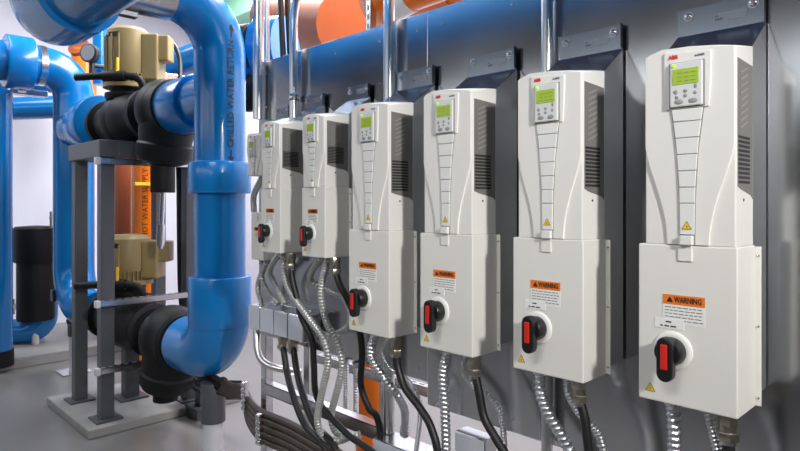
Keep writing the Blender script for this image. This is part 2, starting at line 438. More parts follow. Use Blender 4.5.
def dbox(x0, zb, zt, wd, label, big=True, fy=FY, switch=True):
    x1 = x0+wd; by = BY if fy == FY else fy+.1; k = wd/W1
    t = Thing('disconnect_box', label, 'box', ((x0+x1)/2, by, zb), 'white disconnect boxes under the drives')
    m = MB(); m.box2((x0, fy, zb), (x1, by, zt), WHITE, .003)
    m.box2((x1-.002, by-.003, zb+.003), (x1+.012, by, zt-.003), WHITE, .001)
    m.box2((x0-.0, by-.003, zb+.003), (x0+.002, by, zt-.003), WHITE)
    t.part('enclosure', m)
    for z in (zt-.022, (zt+zb)/2, zb+.02):
        s = MB(); screw(s, (x1+.006, by-.003, z), .0034); t.part('flange_screw', s)
    xc = (x0+x1)/2
    t.part('latch_tab', MB().box2((xc-.0145*k, fy-.0035, zt-.034), (xc+.0145*k, fy+.001, zt+.0), WHITE, .0015))
    lx0 = x0+.055*k; lx1 = lx0+.086*k; hz = zt-zb
    L1 = zt-.107*(hz/.344); hh = .062 if big else .05
    m = MB(); m.box2((lx0, fy-.0007, L1-hh), (lx1, fy+.001, L1), PAPER)
    lab = t.part('warning_label', m, label='white label with orange WARNING header')
    t.part('label_header', MB().box2((lx0, fy-.0011, L1-hh*.34), (lx1, fy-.0004, L1), ORANGEL), lab, 'orange header band')
    t.text('warning_lettering', 'WARNING', .017, INK, (lx0+.052*k, fy-.0014, L1-hh*.17), FACING, lab, bold=.0002, width=.056*k)
    m = MB(); cx, cz = lx0+.0145*k, L1-hh*.17
    m.prism([(cx-.007*k, cz-.0055), (cx+.007*k, cz-.0055), (cx, cz+.0065)], 'y', fy-.0016, fy-.0008, INK); t.part('warning_symbol', m, lab)
    m = MB(); r = random.Random(int(x0*1000))
    for i in range(5):
        z = L1-hh*(.42+.11*i); x = lx0+.004
        while x < lx1-.010:
            l = min(r.uniform(.005, .013), lx1-.004-x); m.box2((x, fy-.0011, z-.0019), (x+l, fy-.0005, z), INKG); x += l+.0022
    t.part('small_print', m, lab)
    if not switch: return t
    sx0 = x0+.037*k; sz1 = L1-hh+.009
    m = MB(); m.box2((sx0, fy-.0013, sz1-.021), (sx0+.062*k, fy+.001, sz1), PAPER)
    tag = t.part('name_label', m, label='small white printed label')
    m = MB()
    for z, a, b in ((sz1-.005, .024, .036), (sz1-.014, .012, .018), (sz1-.014, .021, .031), (sz1-.014, .034, .046)):
        m.box2((sx0+a*k, fy-.0017, z-.003), (sx0+b*k, fy-.001, z), INK)
    t.part('label_print', m, tag)
    # rotary switch
    c = V((x0+.076*k, fy, zb+.117*(hz/.344))); q = .95 if big else .78
    m = MB(); m.lathe([(.043*q, 0), (.043*q, .003), (.040*q, .005), (.036*q, .0055)], c, (0, -1, 0), PAPER, 36)
    sw = t.part('rotary_switch', m, label='round isolator switch on a white ring')
    m = MB(); m.lathe([(.031*q, .004), (.032*q, .010), (.030*q, .030), (.027*q, .034), (0, .035)], c, (0, -1, 0), BLACKP, 32)
    t.part('knob', m, sw, 'black knob')
    n = 10; hw_ = .0178*q; up, dn = .028*q, .062*q
    pol = [(c.x+hw_*math.cos(a), c.z+up-hw_*.5+hw_*math.sin(a)) for a in [math.pi*i/n for i in range(n+1)]]+[(c.x+hw_*math.cos(a), c.z-dn+hw_+hw_*math.sin(a)) for a in [math.pi+math.pi*i/n for i in range(n+1)]]
    m = MB(); m.prism(pol, 'y', c.y-.052*q, c.y-.028*q, BLACKP, .004)
    t.part('handle', m, sw, 'black handle pointing down')
    m = MB(); m.box2((c.x-.0078*q, c.y-.0550*q, c.z-.034*q), (c.x+.0078*q, c.y-.050*q, c.z+.022*q), RED, .0025)
    t.part('handle_insert', m, sw, 'bright red insert')
    hz_tri(t, (x0+.027*k, fy-.0008, zb+.026), .0105*k**.5)
    return t
X4 = [-.5959, -.9328, -1.2711, -1.6093]
ZB1, ZT1 = 1.0667, 1.4108
dl = ['nearest white drive, largest in view, at the right end of the row', 'white drive second from the right, beside the nearest one', 'white drive third from the right, in the middle of the row', 'white drive fourth from the right, last of the larger size']
bl = ['nearest white disconnect box with red and black handle, at right', 'white disconnect box second from the right, under the second drive', 'white disconnect box third from the right, in the middle of the row', 'white disconnect box fourth from the right, last of the larger size']
for x, a, b in zip(X4, dl, bl):
    drive(x+.0149, ZT1, 1.836, .1835, a); dbox(x, ZB1, ZT1, W1, b)
for x, a, b in zip((-1.884, -2.171), ('smaller white drive fifth from the right, with a shorter body', 'smaller white drive sixth from the right, near the far end'), ('small white disconnect box fifth from the right, set higher than the larger ones', 'small white disconnect box sixth from the right, farthest with a clear handle')):
    drive(x+.004, 1.558, 1.832, .133, a, False); dbox(x, 1.302, 1.558, .141, b, False)
drive(-2.40, 1.62, 1.81, .115, 'smallest drive at the far end, half hidden by the blue riser', False, 1.40, .156)
dbox(-2.40, 1.25, 1.46, .10, 'small box below the half hidden farthest drive', False, 1.42, switch=False)

# ------------------------------------------------------------------ rigid conduits
def conduit(pts, r, lab, bend=.12, cpl=None):
    t = Thing('rigid_conduit', lab, 'conduit', V(pts[-1]), 'rigid steel conduits feeding the drives')
    t.part('tube', MB().tube(bends(pts, bend) if len(pts) > 2 else pts, r, CONDUIT, 20))
    for z in (cpl or []):
        p = V((pts[-1][0], pts[-1][1], z)); t.part('strap', MB().cyl(p, p+V((0, 0, .03)), r*1.22, ZINC, bev=.003))
    return t
CYY = 1.533
xq = [A(u, 100, CYY).x for u in (547, 389, 293.5, 258.5)]
conduit([(xq[0], CYY, ZC), (xq[0], CYY, .62)], .0165, 'steel conduit dropping behind the second drive from the right', cpl=[2.1])
conduit([(xq[1], CYY, ZC), (xq[1], CYY, .66)], .021, 'steel conduit dropping behind the fourth drive from the right', cpl=[])
conduit([(xq[2]+.6, CYY, 3.0), (xq[2], CYY, 2.40), (xq[2], CYY, 1.86)], .0185, 'steel conduit bending to the right above the panel edge', .3, cpl=[1.95])
conduit([(xq[3], CYY, ZC), (xq[3], CYY, 1.9)], .026, 'thickest steel conduit at the far left panel edge', cpl=[])
single('rigid_conduit', MB().tube([D(267, -305, 3.3), D(267, 60, 3.3)], .014, CONDUIT), 'thinner steel conduit just behind the thickest one', 'conduit', 'rigid steel conduits feeding the drives')
for i, (u, lab) in enumerate(((282, 'left of two black cables hanging above the panel edge'), (289, 'right of two black cables hanging above the panel edge'))):
    single('hanging_cable', MB().tube(catmull([D(u-3, -295, 3.35), D(u-2, -40, 3.35), D(u-1, 10, 3.35), D(u+2, 70, 3.35)], 8), .016, CABLE, 12), lab, 'cable', 'black cables above the panel')

# ------------------------------------------------------------------ flexible conduits, cables, glands
def flex(pts, r, lab, m=FLEX, conn=True, pitch=None, group='flexible steel conduits under the boxes', end=False, run=False):
    pts = [V(p) for p in pts]; pitch = pitch or r*.95
    if run: pts += [V((pts[-1].x, pts[-1].y, .25)), V((pts[-1].x, pts[-1].y, .02))]
    pp = resample(catmull(pts, 14), pitch/4)
    t = Thing('flexible_conduit', lab, 'conduit', pts[0], group)
    rr = [1.09, 1.0, .84, 1.0]
    t.part('hose', MB().tube(pp, lambda k: r*rr[k % 4], m, 14), smooth=60)
    if conn:
        d = V((0, 0, -1)); p = pts[0]
        mb = MB(); mb.cyl(p, p+d*.022, r*1.22, ZINC, bev=.002); mb.cyl(p, p+d*.008, r*1.4, ZINC, seg=8)
        t.part('connector', mb)
    if end:
        p = pts[-1]; mb = MB(); mb.cyl(p+V((0, 0, .035)), p, r*1.25, ZINC, bev=.002); t.part('connector', mb)
    return t
def cable(pts, r, lab, gland=True, m=CABLE, group='black power cables', hide=.05):
    pts = [V(p) for p in pts]
    t = Thing('power_cable', lab, 'cable', pts[0], group)
    p = pts[0]
    if gland: pts += [V((pts[-1].x+.05, pts[-1].y+.01, .25)), V((pts[-1].x+.08, pts[-1].y+.01, .016))]
    t.part('jacket', MB().tube(catmull([p-V((0, 0, hide if gland else 0))]+pts[1:], 12), r, m, 14))
    if gland:
        g = MB(); g.cyl(p, p-V((0, 0, .03)), r*1.6, BRASS, seg=6, bev=.002); g.cyl(p-V((0, 0, .03)), p-V((0, 0, .045)), r*1.4, BRASS); g.cyl(p-V((0, 0, .043)), p-V((0, 0, .062)), r*1.8, BRASS, seg=6, bev=.002); g.cyl(p-V((0, 0, .062)), p-V((0, 0, .070)), r*1.35, ZINC)
        t.part('cable_gland', g, label='brass coloured cable gland')
    return t
bz = ZB1+.001
ord4 = ['nearest', 'second', 'third', 'fourth']
def P(u, v, Y): return A(u, v, Y)
def top(i, f, y): return V((X4[i]+f*W1, y, bz))
where = ['under the nearest box', 'under the second box from right', 'under the third box from right', 'under the fourth box from right']
# nearest
flex([top(0, .25, 1.39), P(674, 430, 1.39), P(675, 480, 1.39), P(678, 560, 1.39)], .0145, 'thick ribbed steel conduit hanging straight '+where[0], run=True)
flex([top(0, .58, 1.40), P(711, 425, 1.40), P(720, 460, 1.40), P(735, 520, 1.41)], .0095, 'thin ribbed steel conduit curving '+where[0], run=True)
cable([top(0, .84, 1.375), P(729, 455, 1.375), P(730, 490, 1.375), P(740, 560, 1.4)], .0125, 'black cable in a brass gland '+where[0])
# second
flex([top(1, .22, 1.39), P(541, 395, 1.385), P(549, 415, 1.38), P(562, 437, 1.38), P(573, 462, 1.38), P(585, 520, 1.38)], .0145, 'thick ribbed steel conduit slanting right '+where[1], run=True)
flex([top(1, .55, 1.41), P(568, 392, 1.41), P(578, 412, 1.43), P(594, 428, 1.45), P(603, 448, 1.45), P(608, 490, 1.45)], .0095, 'thin ribbed steel conduit passing behind the cable '+where[1], run=True)
cable([top(1, .82, 1.375), P(585, 420, 1.375), P(589, 452, 1.375), P(600, 510, 1.38)], .0115, 'black cable in a brass gland '+where[1])
# third
flex([top(2, .32, 1.39), P(443, 375, 1.39), P(445, 410, 1.39), P(447, 480, 1.39)], .0145, 'thick ribbed steel conduit hanging straight '+where[2], run=True)
flex([top(2, .62, 1.41), P(463, 368, 1.41), P(472, 384, 1.44), P(487, 394, 1.46), P(500, 412, 1.47), P(504, 440, 1.47), P(505, 480, 1.47)], .0095, 'thin ribbed steel conduit bowing right '+where[2], run=True)
cable([top(2, .86, 1.375), P(479, 392, 1.375), P(484, 417, 1.375), P(495, 437, 1.375), P(510, 462, 1.375), P(530, 500, 1.38)], .0125, 'black cable swinging right from a gland '+where[2])
# fourth
flex([top(3, .36, 1.39), P(371, 356, 1.39), P(384, 378, 1.40), P(398, 396, 1.43), P(405, 412, 1.47), P(405, 436, 1.50)], .0145, 'thick ribbed steel conduit snaking into the grey junction box', end=True)
flex([top(3, .68, 1.41), P(383, 350, 1.42), P(390, 368, 1.44), P(405, 378, 1.46), P(417, 395, 1.46), P(420, 420, 1.46), P(415, 470, 1.46)], .0085, 'thin ribbed steel conduit bowing right '+where[3], run=True)
cable([top(3, .92, 1.375), P(398, 368, 1.375), P(405, 388, 1.375), P(420, 408, 1.375), P(432, 430, 1.375), P(440, 470, 1.375)], .0125, 'black cable swinging right from a gland '+where[3])
# fifth and sixth
z5 = 1.303
def t5(f, y): return V((-1.884+f*.141, y, z5))
def t6(f, y): return V((-2.171+f*.141, y, z5))
flex([t5(.62, 1.39), P(321, 289, 1.40), P(326, 321, 1.41), P(338, 343, 1.43), P(342, 367, 1.44), P(335.6, 397, 1.45), P(331, 416, 1.46), P(336, 432, 1.47), P(348, 438, 1.49), P(360, 434, 1.52)], .0135, 'pale flexible conduit hanging in a long loop below the fifth box', FLEXP)
flex([t5(.22, 1.40), P(310, 276, 1.44), P(318, 286, 1.48), P(330, 291, 1.50), P(345, 300, 1.51), P(350, 322, 1.51), P(336, 334, 1.50), P(318, 334, 1.49)], .0125, 'grey flexible conduit arching against the panel below the fifth box', FLEXP)
cable([t5(.93, 1.385), P(340, 285, 1.385), P(348, 300, 1.40), P(358, 325, 1.44), P(362, 350, 1.46), P(361, 385, 1.46), P(369, 408, 1.47), P(380, 430, 1.5)], .0125, 'black cable dropping from the fifth box past the panel edge')
flex([t6(.55, 1.39), P(286.6, 284, 1.39), P(308.6, 318, 1.385), P(323, 338, 1.39), P(328, 362, 1.40), P(321, 397, 1.41), P(317.5, 421, 1.42), P(324, 437, 1.44), P(338, 441, 1.46), P(352, 436, 1.50)], .0135, 'pale flexible conduit sweeping from the sixth box into a loop', FLEXP)
flex([t6(.2, 1.41), P(270, 270, 1.45), P(276, 286, 1.49), P(285, 304, 1.505)], .012, 'short grey flexible conduit from the sixth box to the shiny boxes', FLEXP)
flex([V((-2.37, 1.46, 1.25)), P(262, 278, 1.48), P(268, 292, 1.49), P(278, 304, 1.505)], .012, 'short grey flexible conduit from the farthest box to the shiny boxes', FLEXP)
flex([V((-2.33, 1.46, 1.25)), P(258, 285, 1.49), P(262, 306, 1.505)], .012, 'leftmost short grey flexible conduit entering the shiny boxes', FLEXP)
cable([t6(.95, 1.385), P(292, 278, 1.385), P(296, 295, 1.39), P(302, 318, 1.40), P(312, 340, 1.41), P(314, 365, 1.42), P(318, 400, 1.43), P(345, 432, 1.44), P(385, 470, 1.45)], .0125, 'black cable from the sixth box running down behind the pale loops')
cable([V((-2.37, 1.46, 1.62)), P(254, 195, 1.46), P(254, 212, 1.46)], .014, 'grey braided lead below the farthest drive', False, FLEXP)

# junction boxes
def jbox(a, b, m, name, lab, group=None, lid=True):
    t = Thing(name, lab, 'box', ((a[0]+b[0])/2, (a[1]+b[1])/2, min(a[2], b[2])), group)
    t.part('case', MB().box2(a, b, m, .003))
    if lid:
        x0, x1 = sorted((a[0], b[0])); z0_, z1_ = sorted((a[2], b[2])); y = min(a[1], b[1])
        t.part('cover', MB().box2((x0+.003, y-.004, z0_+.003), (x1-.003, y-.0002, z1_-.003), COVERM, .001))
    return t
ys = 1.47
for i, (u0, u1) in enumerate(((249, 260), (260.5, 274), (274.5, 288), (288.5, 303.5))):
    a = A(u0, 320, ys); b = A(u1, 320, ys); zt_ = 1.03; zb_ = .92
    jbox((a.x, ys, zb_), (b.x, ys+.09, zt_), ZINC, 'junction_box', ['first', 'second', 'third', 'fourth'][i]+' from the left in the row of shiny square boxes', 'row of shiny junction boxes')
for u, lab in ((283, 'left one of two black cables below the shiny boxes'), (293, 'right one of two black cables below the shiny boxes')):
    p = A(u, 330, 1.51); p.z = .918
    cable([p, P(u+1, 352, 1.50), P(u+4, 372, 1.49), P(u+10, 395, 1.46), P(u+22, 425, 1.45), P(u+45, 455, 1.44)], .014, lab)
a = A(373, 440, 1.46); b = A(421, 440, 1.46)
jbox((a.x, 1.46, .50), (b.x, 1.56, .655), GALV, 'junction_box', 'larger grey junction box at bottom, where the looped conduits end', None)
a = A(455, 430, 1.5); b = A(485, 430, 1.5)
jb = jbox((a.x, 1.50, .70), (b.x, 1.56, .765), GALV, 'junction_box', 'small grey box under the panel below the third disconnect box', None)
for u, lab in ((464, 'left of two short flexible leads under the small grey box'), (477, 'right of two short flexible leads under the small grey box')):
    p = A(u, 436, 1.53); p.z = .699
    flex([p, p-V((0, 0, .12)), p-V((0, 0, .3))], .0095, lab)
for u, lab in ((346, 'left of two short conduits between panel edge and strut rail'), (356, 'right of two short conduits between panel edge and strut rail')):
    p = A(u, 395, 1.56); p.z = .87
    flex([p, p-V((0, 0, .08)), p-V((0, 0, .2))], .011, lab)
p0 = A(258, 300, 1.49)
single('rigid_conduit', MB().tube(catmull([A(256, 330, 1.5), A(258, 352, 1.49), A(266, 364, 1.5), A(285, 370, 1.55), A(300, 372, 1.62)], 8), .016, CONDUIT), 'curved steel conduit sweeping right below the shiny boxes', 'conduit', 'rigid steel conduits feeding the drives')
# dark cable bundle along the rack
bund = [('topmost', 0), ('second', 1), ('third', 2), ('fourth', 3), ('lowest', 4)]
for n_, i in bund:
    o = i*6.2
    single('bundle_cable', MB().tube(catmull([A(205-i*2, 372+o*.5, 1.72), A(228, 384+o*.45, 1.66), A(243, 388+o*.4, 1.60), A(251-i*.5, 402+o*.8, 1.54), A(262, 418+o*1.1-6, 1.50), A(290, 424+o*1.15, 1.48), A(325, 444+o*1.25, 1.45), A(370, 474+o*1.4, 1.43)], 10), .0155, CABLEB, 12), n_+' dark cable of the bundle clamped to the rack post', 'cable', 'dark cable bundle on the rack')
for (u, v, Y), lab in (((248, 395, 1.55), 'steel cable clamp at the bend of the dark bundle'), ((263, 428, 1.475), 'steel cable clamp on the rack post holding the dark bundle')):
    m = MB(); c = A(u, v, Y)
    for j in range(5): m.cyl(c+V((-.012, -.02, .055-j*.028)), c+V((.014, -.015, .055-j*.028)), .017, ZINC, seg=14, bev=.003)
    single('cable_clamp', m, lab, 'clamp', 'cable clamps')

# ------------------------------------------------------------------ blue pipework and pumps
LY = 1.70; RX = -3.215; R = .144; ZU = 2.11; ZL = .63
def riser_lettering(t, txt, zc, parent=None):
    # printed round the pipe, reading upwards, a little right of the side that faces the camera
    me = text_mesh(txt, .052, INK, thick=.0006, bold=.0008)
    xs_ = [v.co.x for v in me.vertices]; kx = .60/(max(xs_)-min(xs_)); th0 = math.atan2(-LY, -RX)+.42
    for v in me.vertices:
        s_, h_ = v.co.y, v.co.x*kx
        th = th0-s_/R*1.0; rr = R+.0008+v.co.z
        v.co = V((RX+rr*math.cos(th), LY+rr*math.sin(th), zc+h_))-t.loc
    o = bpy.data.objects.new('pipe_lettering', me); C.objects.link(o); o.parent = parent or t.o; o['label'] = 'black printed words reading up the pipe'
    for s_ in (-1, 1):
        m = MB(); W = lambda a, h: V((RX+(R+.0012)*math.cos(th0+a/R), LY+(R+.0012)*math.sin(th0+a/R), zc+s_*h)); i = m.mi(INK)
        for pol in ([(-.005, .315), (.005, .315), (.005, .36), (-.005, .36)], [(-.018, .352), (.018, .352), (0, .39)]):
            m.bm.faces.new([m.bm.verts.new(W(a, h)) for a, h in pol])
        t.part('flow_arrow', m, label='black printed arrow')
t = Thing('blue_pipe', 'large blue riser pipe in front, with black lettering and wide couplings', 'pipe', (RX, LY, ZL-.2), 'blue chilled water pipes')
tb = t.part('pipe', MB().tube(bends([(RX, 1.43, 2.60), (RX, LY, 2.60), (RX, LY, ZL), (-3.8, LY, ZL)], .2600 if False else .24, 14) if False else bends([(RX, 1.39, 2.64), (RX, LY, 2.64), (RX, LY, 2.0)], .30, 16)+bends([(RX, LY, 1.9), (RX, LY, ZL), (-3.58, LY, ZL)], .24, 16), R, BLUE, 40))
for z0_, z1_, rr in ((1.555, 1.735, .176), (.80, 1.085, .176)):
    t.part('coupling', MB().cyl((RX, LY, z0_), (RX, LY, z1_), rr, BLUED, seg=40, bev=.012))
m = MB(); m.tube(bends([(RX, LY, .93), (RX, LY, ZL), (-3.62, LY, ZL)], .24, 16), .17, BLUED, 40); t.part('elbow', m)
m = MB(); m.cyl((RX, LY, ZU), (-3.55, LY, ZU), R, BLUE, seg=40); m.cyl((-3.46, LY, ZU), (-3.84, LY, ZU), .172, BLUED, seg=40, bev=.012); t.part('branch', m)
riser_lettering(t, 'CHILLED WATER RETURN', 2.11)
m = MB(); m.tube([(RX, 1.40, 2.64), (RX, .99, 2.64)], .15, GREY, 36); m.box((RX, 1.17, 2.475), (.05, .12, .03), GREY, .004)
single('jacketed_pipe', m, 'grey metal clad pipe running off the top of the blue riser', 'pipe')
# overhead pipe parallel to the drives
oy, oz = .85, 2.42
t = Thing('blue_pipe', 'thick overhead blue pipe with a tight elbow at top left', 'pipe', (-3.3, oy, oz), 'blue chilled water pipes')
t.part('pipe', MB().tube([(-2.95, oy, oz), (3.4, oy, oz)], .150, BLUE, 40))
m = MB(); m.tube(bends([(-2.86, oy, oz), (-3.34, oy, oz), (-3.34, oy, 2.85)], .215, 18), .178, BLUED, 40); t.part('elbow', m)
t.part('upright', MB().tube([(-3.34, oy, 2.7), (-3.34, oy, ZC)], .15, BLUE, 40))

def stanchion(x, y, zt, lab, r=.05, zsplit=None):
    t = Thing('pipe_stanchion', lab, 'support', (x, y, 0), 'pipe supports')
    zs_ = zsplit or zt*.5
    t.part('base_plate', MB().box((x, y, .006), (.24, .24, .012), ZINC, .002))
    t.part('lower_tube', MB().cyl((x, y, .012), (x, y, zs_+.02), r*.8, PVC), label='pale grey tube')
    t.part('upper_sleeve', MB().cyl((x, y, zs_), (x, y, zt), r, STEELP, bev=.004), label='dark grey sleeve')
    m = MB(); m.tube([V((x, y-.0, zt-.02))+V((math.cos(a)*-1, 0, 0))*0+V((-.19*math.sin(a), 0, .19-.19*math.cos(a))) for a in [(-.7+1.4*i/8) for i in range(9)]], .03, RUBBER, 10); t.part('saddle', m)
    return t
stanchion(-3.26, LY-.02, .47, 'near pipe support under the blue riser elbow, at bottom', .07, .24)
stanchion(-5.88, LY, .42, 'far pipe support under the rear blue riser', .05, .32)
# rear riser
BX = -5.88
t = Thing('blue_pipe', 'rear blue riser behind the pump stand, bending left at its top', 'pipe', (BX, LY, .4), 'blue chilled water pipes')
t.part('pipe', MB().tube(bends([(BX, .2, 2.68), (BX, LY, 2.68), (BX, LY, 1.9)], .25, 16)+bends([(BX, LY, 1.8), (BX, LY, .62), (-5.2, LY, .62)], .34, 16), .165, BLUE, 36))
t.part('coupling', MB().cyl((BX, 1.17, 2.68), (BX, 1.37, 2.68), .222, BLUED, seg=36, bev=.012))
m = MB(); m.tube([(BX, 1.41, 2.68), (BX, 1.46, 2.68)], .172, ZINC, 36); t.part('clamp_band', m, label='bright steel band')
m = MB(); m.cyl((BX+.1, LY, ZU+.03), (-5.2, LY, ZU+.03), .17, BLUE, seg=36); m.cyl((-5.42, LY, ZU+.03), (-5.12, LY, ZU+.03), .225, BLUED, seg=36, bev=.01); t.part('branch', m)
m = MB()
for q in (0, 1): m.box((-5.25-.14*q, LY-.2, ZU+.02), (.07, .04, .07), BLACKP, .008)
t.part('bolt_block', m, label='small black blocks')
m = MB(); m.box((BX+.02, LY-.17, .70), (.08, .03, .1), BLACKP, .004); t.part('access_plug', m)

def strainer(z, lab, tail, leg_dx):
    ox = 0 if z > 1 else .07
    t = Thing('pipe_strainer', lab, 'strainer', (-3.95, LY, z-.3), 'black insulated strainers')
    t.part('body', MB().lathe([(.165, 0), (.185, .015), (.185, .10), (.195, .12), (.205, .15), (.205, .22), (.19, .25), (.17, .31), (.15, .36)], (-3.74+ox, LY, z), (-1, 0, 0), RUBBER, 36))
    a = V((-3.90+ox, LY, z-.02)); b = V((-3.93+ox+leg_dx, LY-.02, z-.34))
    m = MB(); d = (b-a); m.lathe([(.17, 0), (.175, .12), (.165, .2), (.178, .215), (.175, .28), (.15, .32), (.08, .345)], a, d, RUBBER, 32)
    t.part('basket_leg', m)
    m = MB(); e_ = b; m.cyl(e_+V((-.0, 0, .05)), V((e_.x, e_.y, tail)), .078, RUBBER, seg=24, bev=.006); t.part('drain_cap', m)
    return t
strainer(ZU, 'upper black insulated strainer left of the blue riser', 1.57, -.02)
strainer(ZL, 'lower black insulated strainer by the riser elbow', .21, -.05)
single('drain_pipe', MB().tube([(-3.95, LY-.02, 1.572), (-3.96, LY-.02, 1.46), (-3.99, LY-.02, 1.20)], .016, ZINC, 12).cyl((-3.975, LY-.02, 1.36), (-3.99, LY-.02, 1.22), .026, ZINC), 'thin steel drain pipe below the upper strainer', 'pipe')

def pump(z, zm0, zm1, lab, xm=-4.60):
    t = Thing('circulation_pump', lab, 'pump', (xm, LY, z-.2), 'vertical inline pumps')
    m = MB(); m.lathe([(.15, 0), (.18, .01), (.18, .07), (.145, .09), (.14, .2), (.17, .28), (.19, .38), (.18, .48), (.15, .58), (.15, .78), (.185, .80), (.185, .86), (.16, .88)], (-4.13, LY, z), (-1, 0, 0), RUBBER, 36)
    m.sphere((xm, LY, z), .2, RUBBER, (1.05, 1.0, .95)); t.part('volute', m, label='black insulated pump casing')
    m = MB(); m.lathe([(.15, 0), (.16, .02), (.16, .05), (.12, .06), (.12, zm0-z-.14)], (xm, LY, z+.14), (0, 0, 1), RUBBER, 30)
    t.part('adapter', m)
    hgt = zm1-zm0; r = .152
    m = MB(); m.lathe([(r+.02, 0), (r+.02, .03), (r-.005, .035), (r-.005, .10), (r, .11), (r, hgt-.07), (r-.004, hgt-.03), (r-.03, hgt-.006), (r-.06, hgt), (0, hgt)], (xm, LY, zm0), (0, 0, 1), TAN, 40)
    mo = t.part('motor', m, label='tan vertical motor')
    m = MB()
    for i in range(36):
        a = 2*math.pi*i/36; m.box((xm+math.cos(a)*(r+.005), LY+math.sin(a)*(r+.005), zm0+.065), (.03, .006, .07), TAND, rot=Matrix.Rotation(a, 3, 'Z'))
    t.part('cooling_fins', m, mo)
    m = MB()
    for i in range(7):
        a = math.pi+.2+i*.36; m.box((xm+math.cos(a)*(r+.004), LY+math.sin(a)*(r+.004), zm0+.11+(hgt-.18)/2), (.014, .012, hgt-.18), TAN, .003, rot=Matrix.Rotation(a, 3, 'Z'))
    t.part('motor_ribs', m, mo)
    m = MB(); RR = Matrix.Rotation(math.radians(45.6), 3, 'Z'); rx, ry = .70, .714
    m.box((xm+rx*.185, LY+ry*.185, zm0+hgt*.50), (.12, .17, hgt*.76), TAN, .012, rot=RR); m.box((xm+rx*.27, LY+ry*.27, zm0+hgt*.66), (.09, .12, hgt*.42), TAN, .01, rot=RR)
    t.part('terminal_box', m, mo)
    a = -1.05; m = MB()
    m.box((xm+math.cos(a)*(r+.001), LY+math.sin(a)*(r+.001), zm1-.075), (.004, .085, .032), BLACKP, rot=Matrix.Rotation(a, 3, 'Z')); t.part('name_plate', m, mo, 'dark name plate')
    m = MB(); m.box((xm+math.cos(a)*(r+.001), LY+math.sin(a)*(r+.001), zm0+hgt*.5), (.006, .02, .09), TAND, .002, rot=Matrix.Rotation(a, 3, 'Z')); t.part('lifting_slot', m, mo)
    return t
pump(ZU, 2.34, 2.785, 'upper tan motor pump on top of the grey stand')
pump(ZL, .91, 1.27, 'lower tan motor pump inside the grey stand')
def valve(z, lab):
    q = lambda a, b, dz=0: V((-4.58+.70*a+.714*b, LY+.714*a-.70*b, z+dz))    # a: across, b: towards the room
    t = Thing('ball_valve', lab, 'valve', q(0, .2, -.05), 'yellow handled valves')
    m = MB(); m.tube(catmull([q(-.28, .22, -.01), q(-.1, .22), q(.08, .22), q(.16, .215, -.02), q(.19, .20, -.08)], 8), .026, RUBBER, 14)
    m.cyl(q(-.09, .22), q(.07, .22), .038, RUBBER, bev=.006); t.part('valve_body', m)
    m = MB(); m.box(q(.02, .235, .075), (.018, .018, .10), YELLOW, .005); t.part('handle', m, label='yellow lever handle')
    return t
valve(2.39, 'yellow handled valve in front of the upper motor')
valve(.93, 'yellow handled valve in front of the lower motor')
single('motor_cable', MB().tube(catmull([D(166, 44, 4.62), D(173, 44, 4.6), D(178, 53, 4.58), D(180, 64, 4.56), D(180, 78, 4.5)], 8), .017, CABLE, 12), 'short black cable curving out of the upper motor box', 'cable')
# stand
t = Thing('pump_stand', 'dark grey welded steel stand carrying the upper pump', 'stand', (-4.54, 1.71, .06))
sx, sy = (-4.81, -4.27), (1.43, 2.01); pw = .043
for x in sx:
    for y in sy:
        lg = t.part('leg', MB().box2((x-pw, y-pw, .07), (x+pw, y+pw, 1.81), STEELP, .006))
        t.part('foot_plate', MB().box2((x-.085, y-.085, .06), (x+.085, y+.085, .073), STEELP, .002), lg)
m = MB(); b_ = .06
m.box2((sx[0]-b_, sy[0]-b_, 1.805), (sx[1]+b_, sy[0]+b_, 1.92), STEELP, .006); m.box2((sx[0]-b_, sy[1]-b_, 1.805), (sx[1]+b_, sy[1]+b_, 1.92), STEELP, .006)
for x in sx: m.box2((x-b_, sy[0]+b_, 1.805), (x+b_, sy[1]-b_, 1.92), STEELP, .004)
m.box2((-4.81+b_, 1.6, 1.86), (-4.27-b_, 1.8, 1.90), STEELP)
t.part('top_frame', m)
for z, y1 in ((1.777, 2.2), (.84, 2.2), (.40, 1.85)):
    br = t.part('strut_bar', strut((sx[1]+.045+.021, 1.36, z), (sx[1]+.045+.021, y1, z)), label='galvanized slotted bar')
    t.part('end_cap', MB().box((sx[1]+.066, 1.355, z), (.048, .03, .048), PVC, .006), br, 'white end cap')
for x, y in ((-4.62, 1.72), (-4.05, 2.02)):
    t_ = MB(); t_.box2((x-.05, y-.05, .07), (x+.05, y+.05, .42), STEELP, .006); t_.box2((x-.1, y-.1, .058 if x < -4.1 else .0), (x+.1, y+.1, .074), STEELP, .002)
    single('support_post', t_, 'short dark post under the lower pump' if x < -4.3 else 'short dark post standing right of the pump stand', 'post', None)
# black drop cables between stand and riser
for u, lab in ((180, 'left of two black cables hanging beside the blue riser'), (187, 'right of two black cables hanging beside the blue riser')):
    single('hanging_cable', MB().tube(catmull([D(u-4, 100, 4.5), D(u-1, 170, 4.5), D(u, 240, 4.5), D(u+1, 290, 4.5), D(u+6, 340, 4.4)], 8), .022, CABLE, 12), lab, 'cable')
for i in range(3):
    single('looped_cable', MB().tube(catmull([D(172+i*7, 330, 4.35), D(178+i*7, 362+i, 4.3), D(190+i*7, 384-i*3, 4.2), D(212+i*4, 396-i*7, 4.05), D(240, 397-i*7, 3.9)], 8), .017, CABLE, 12), ['outermost', 'middle', 'innermost'][i]+' black cable looping behind the near pipe support', 'cable', 'looped black cables')
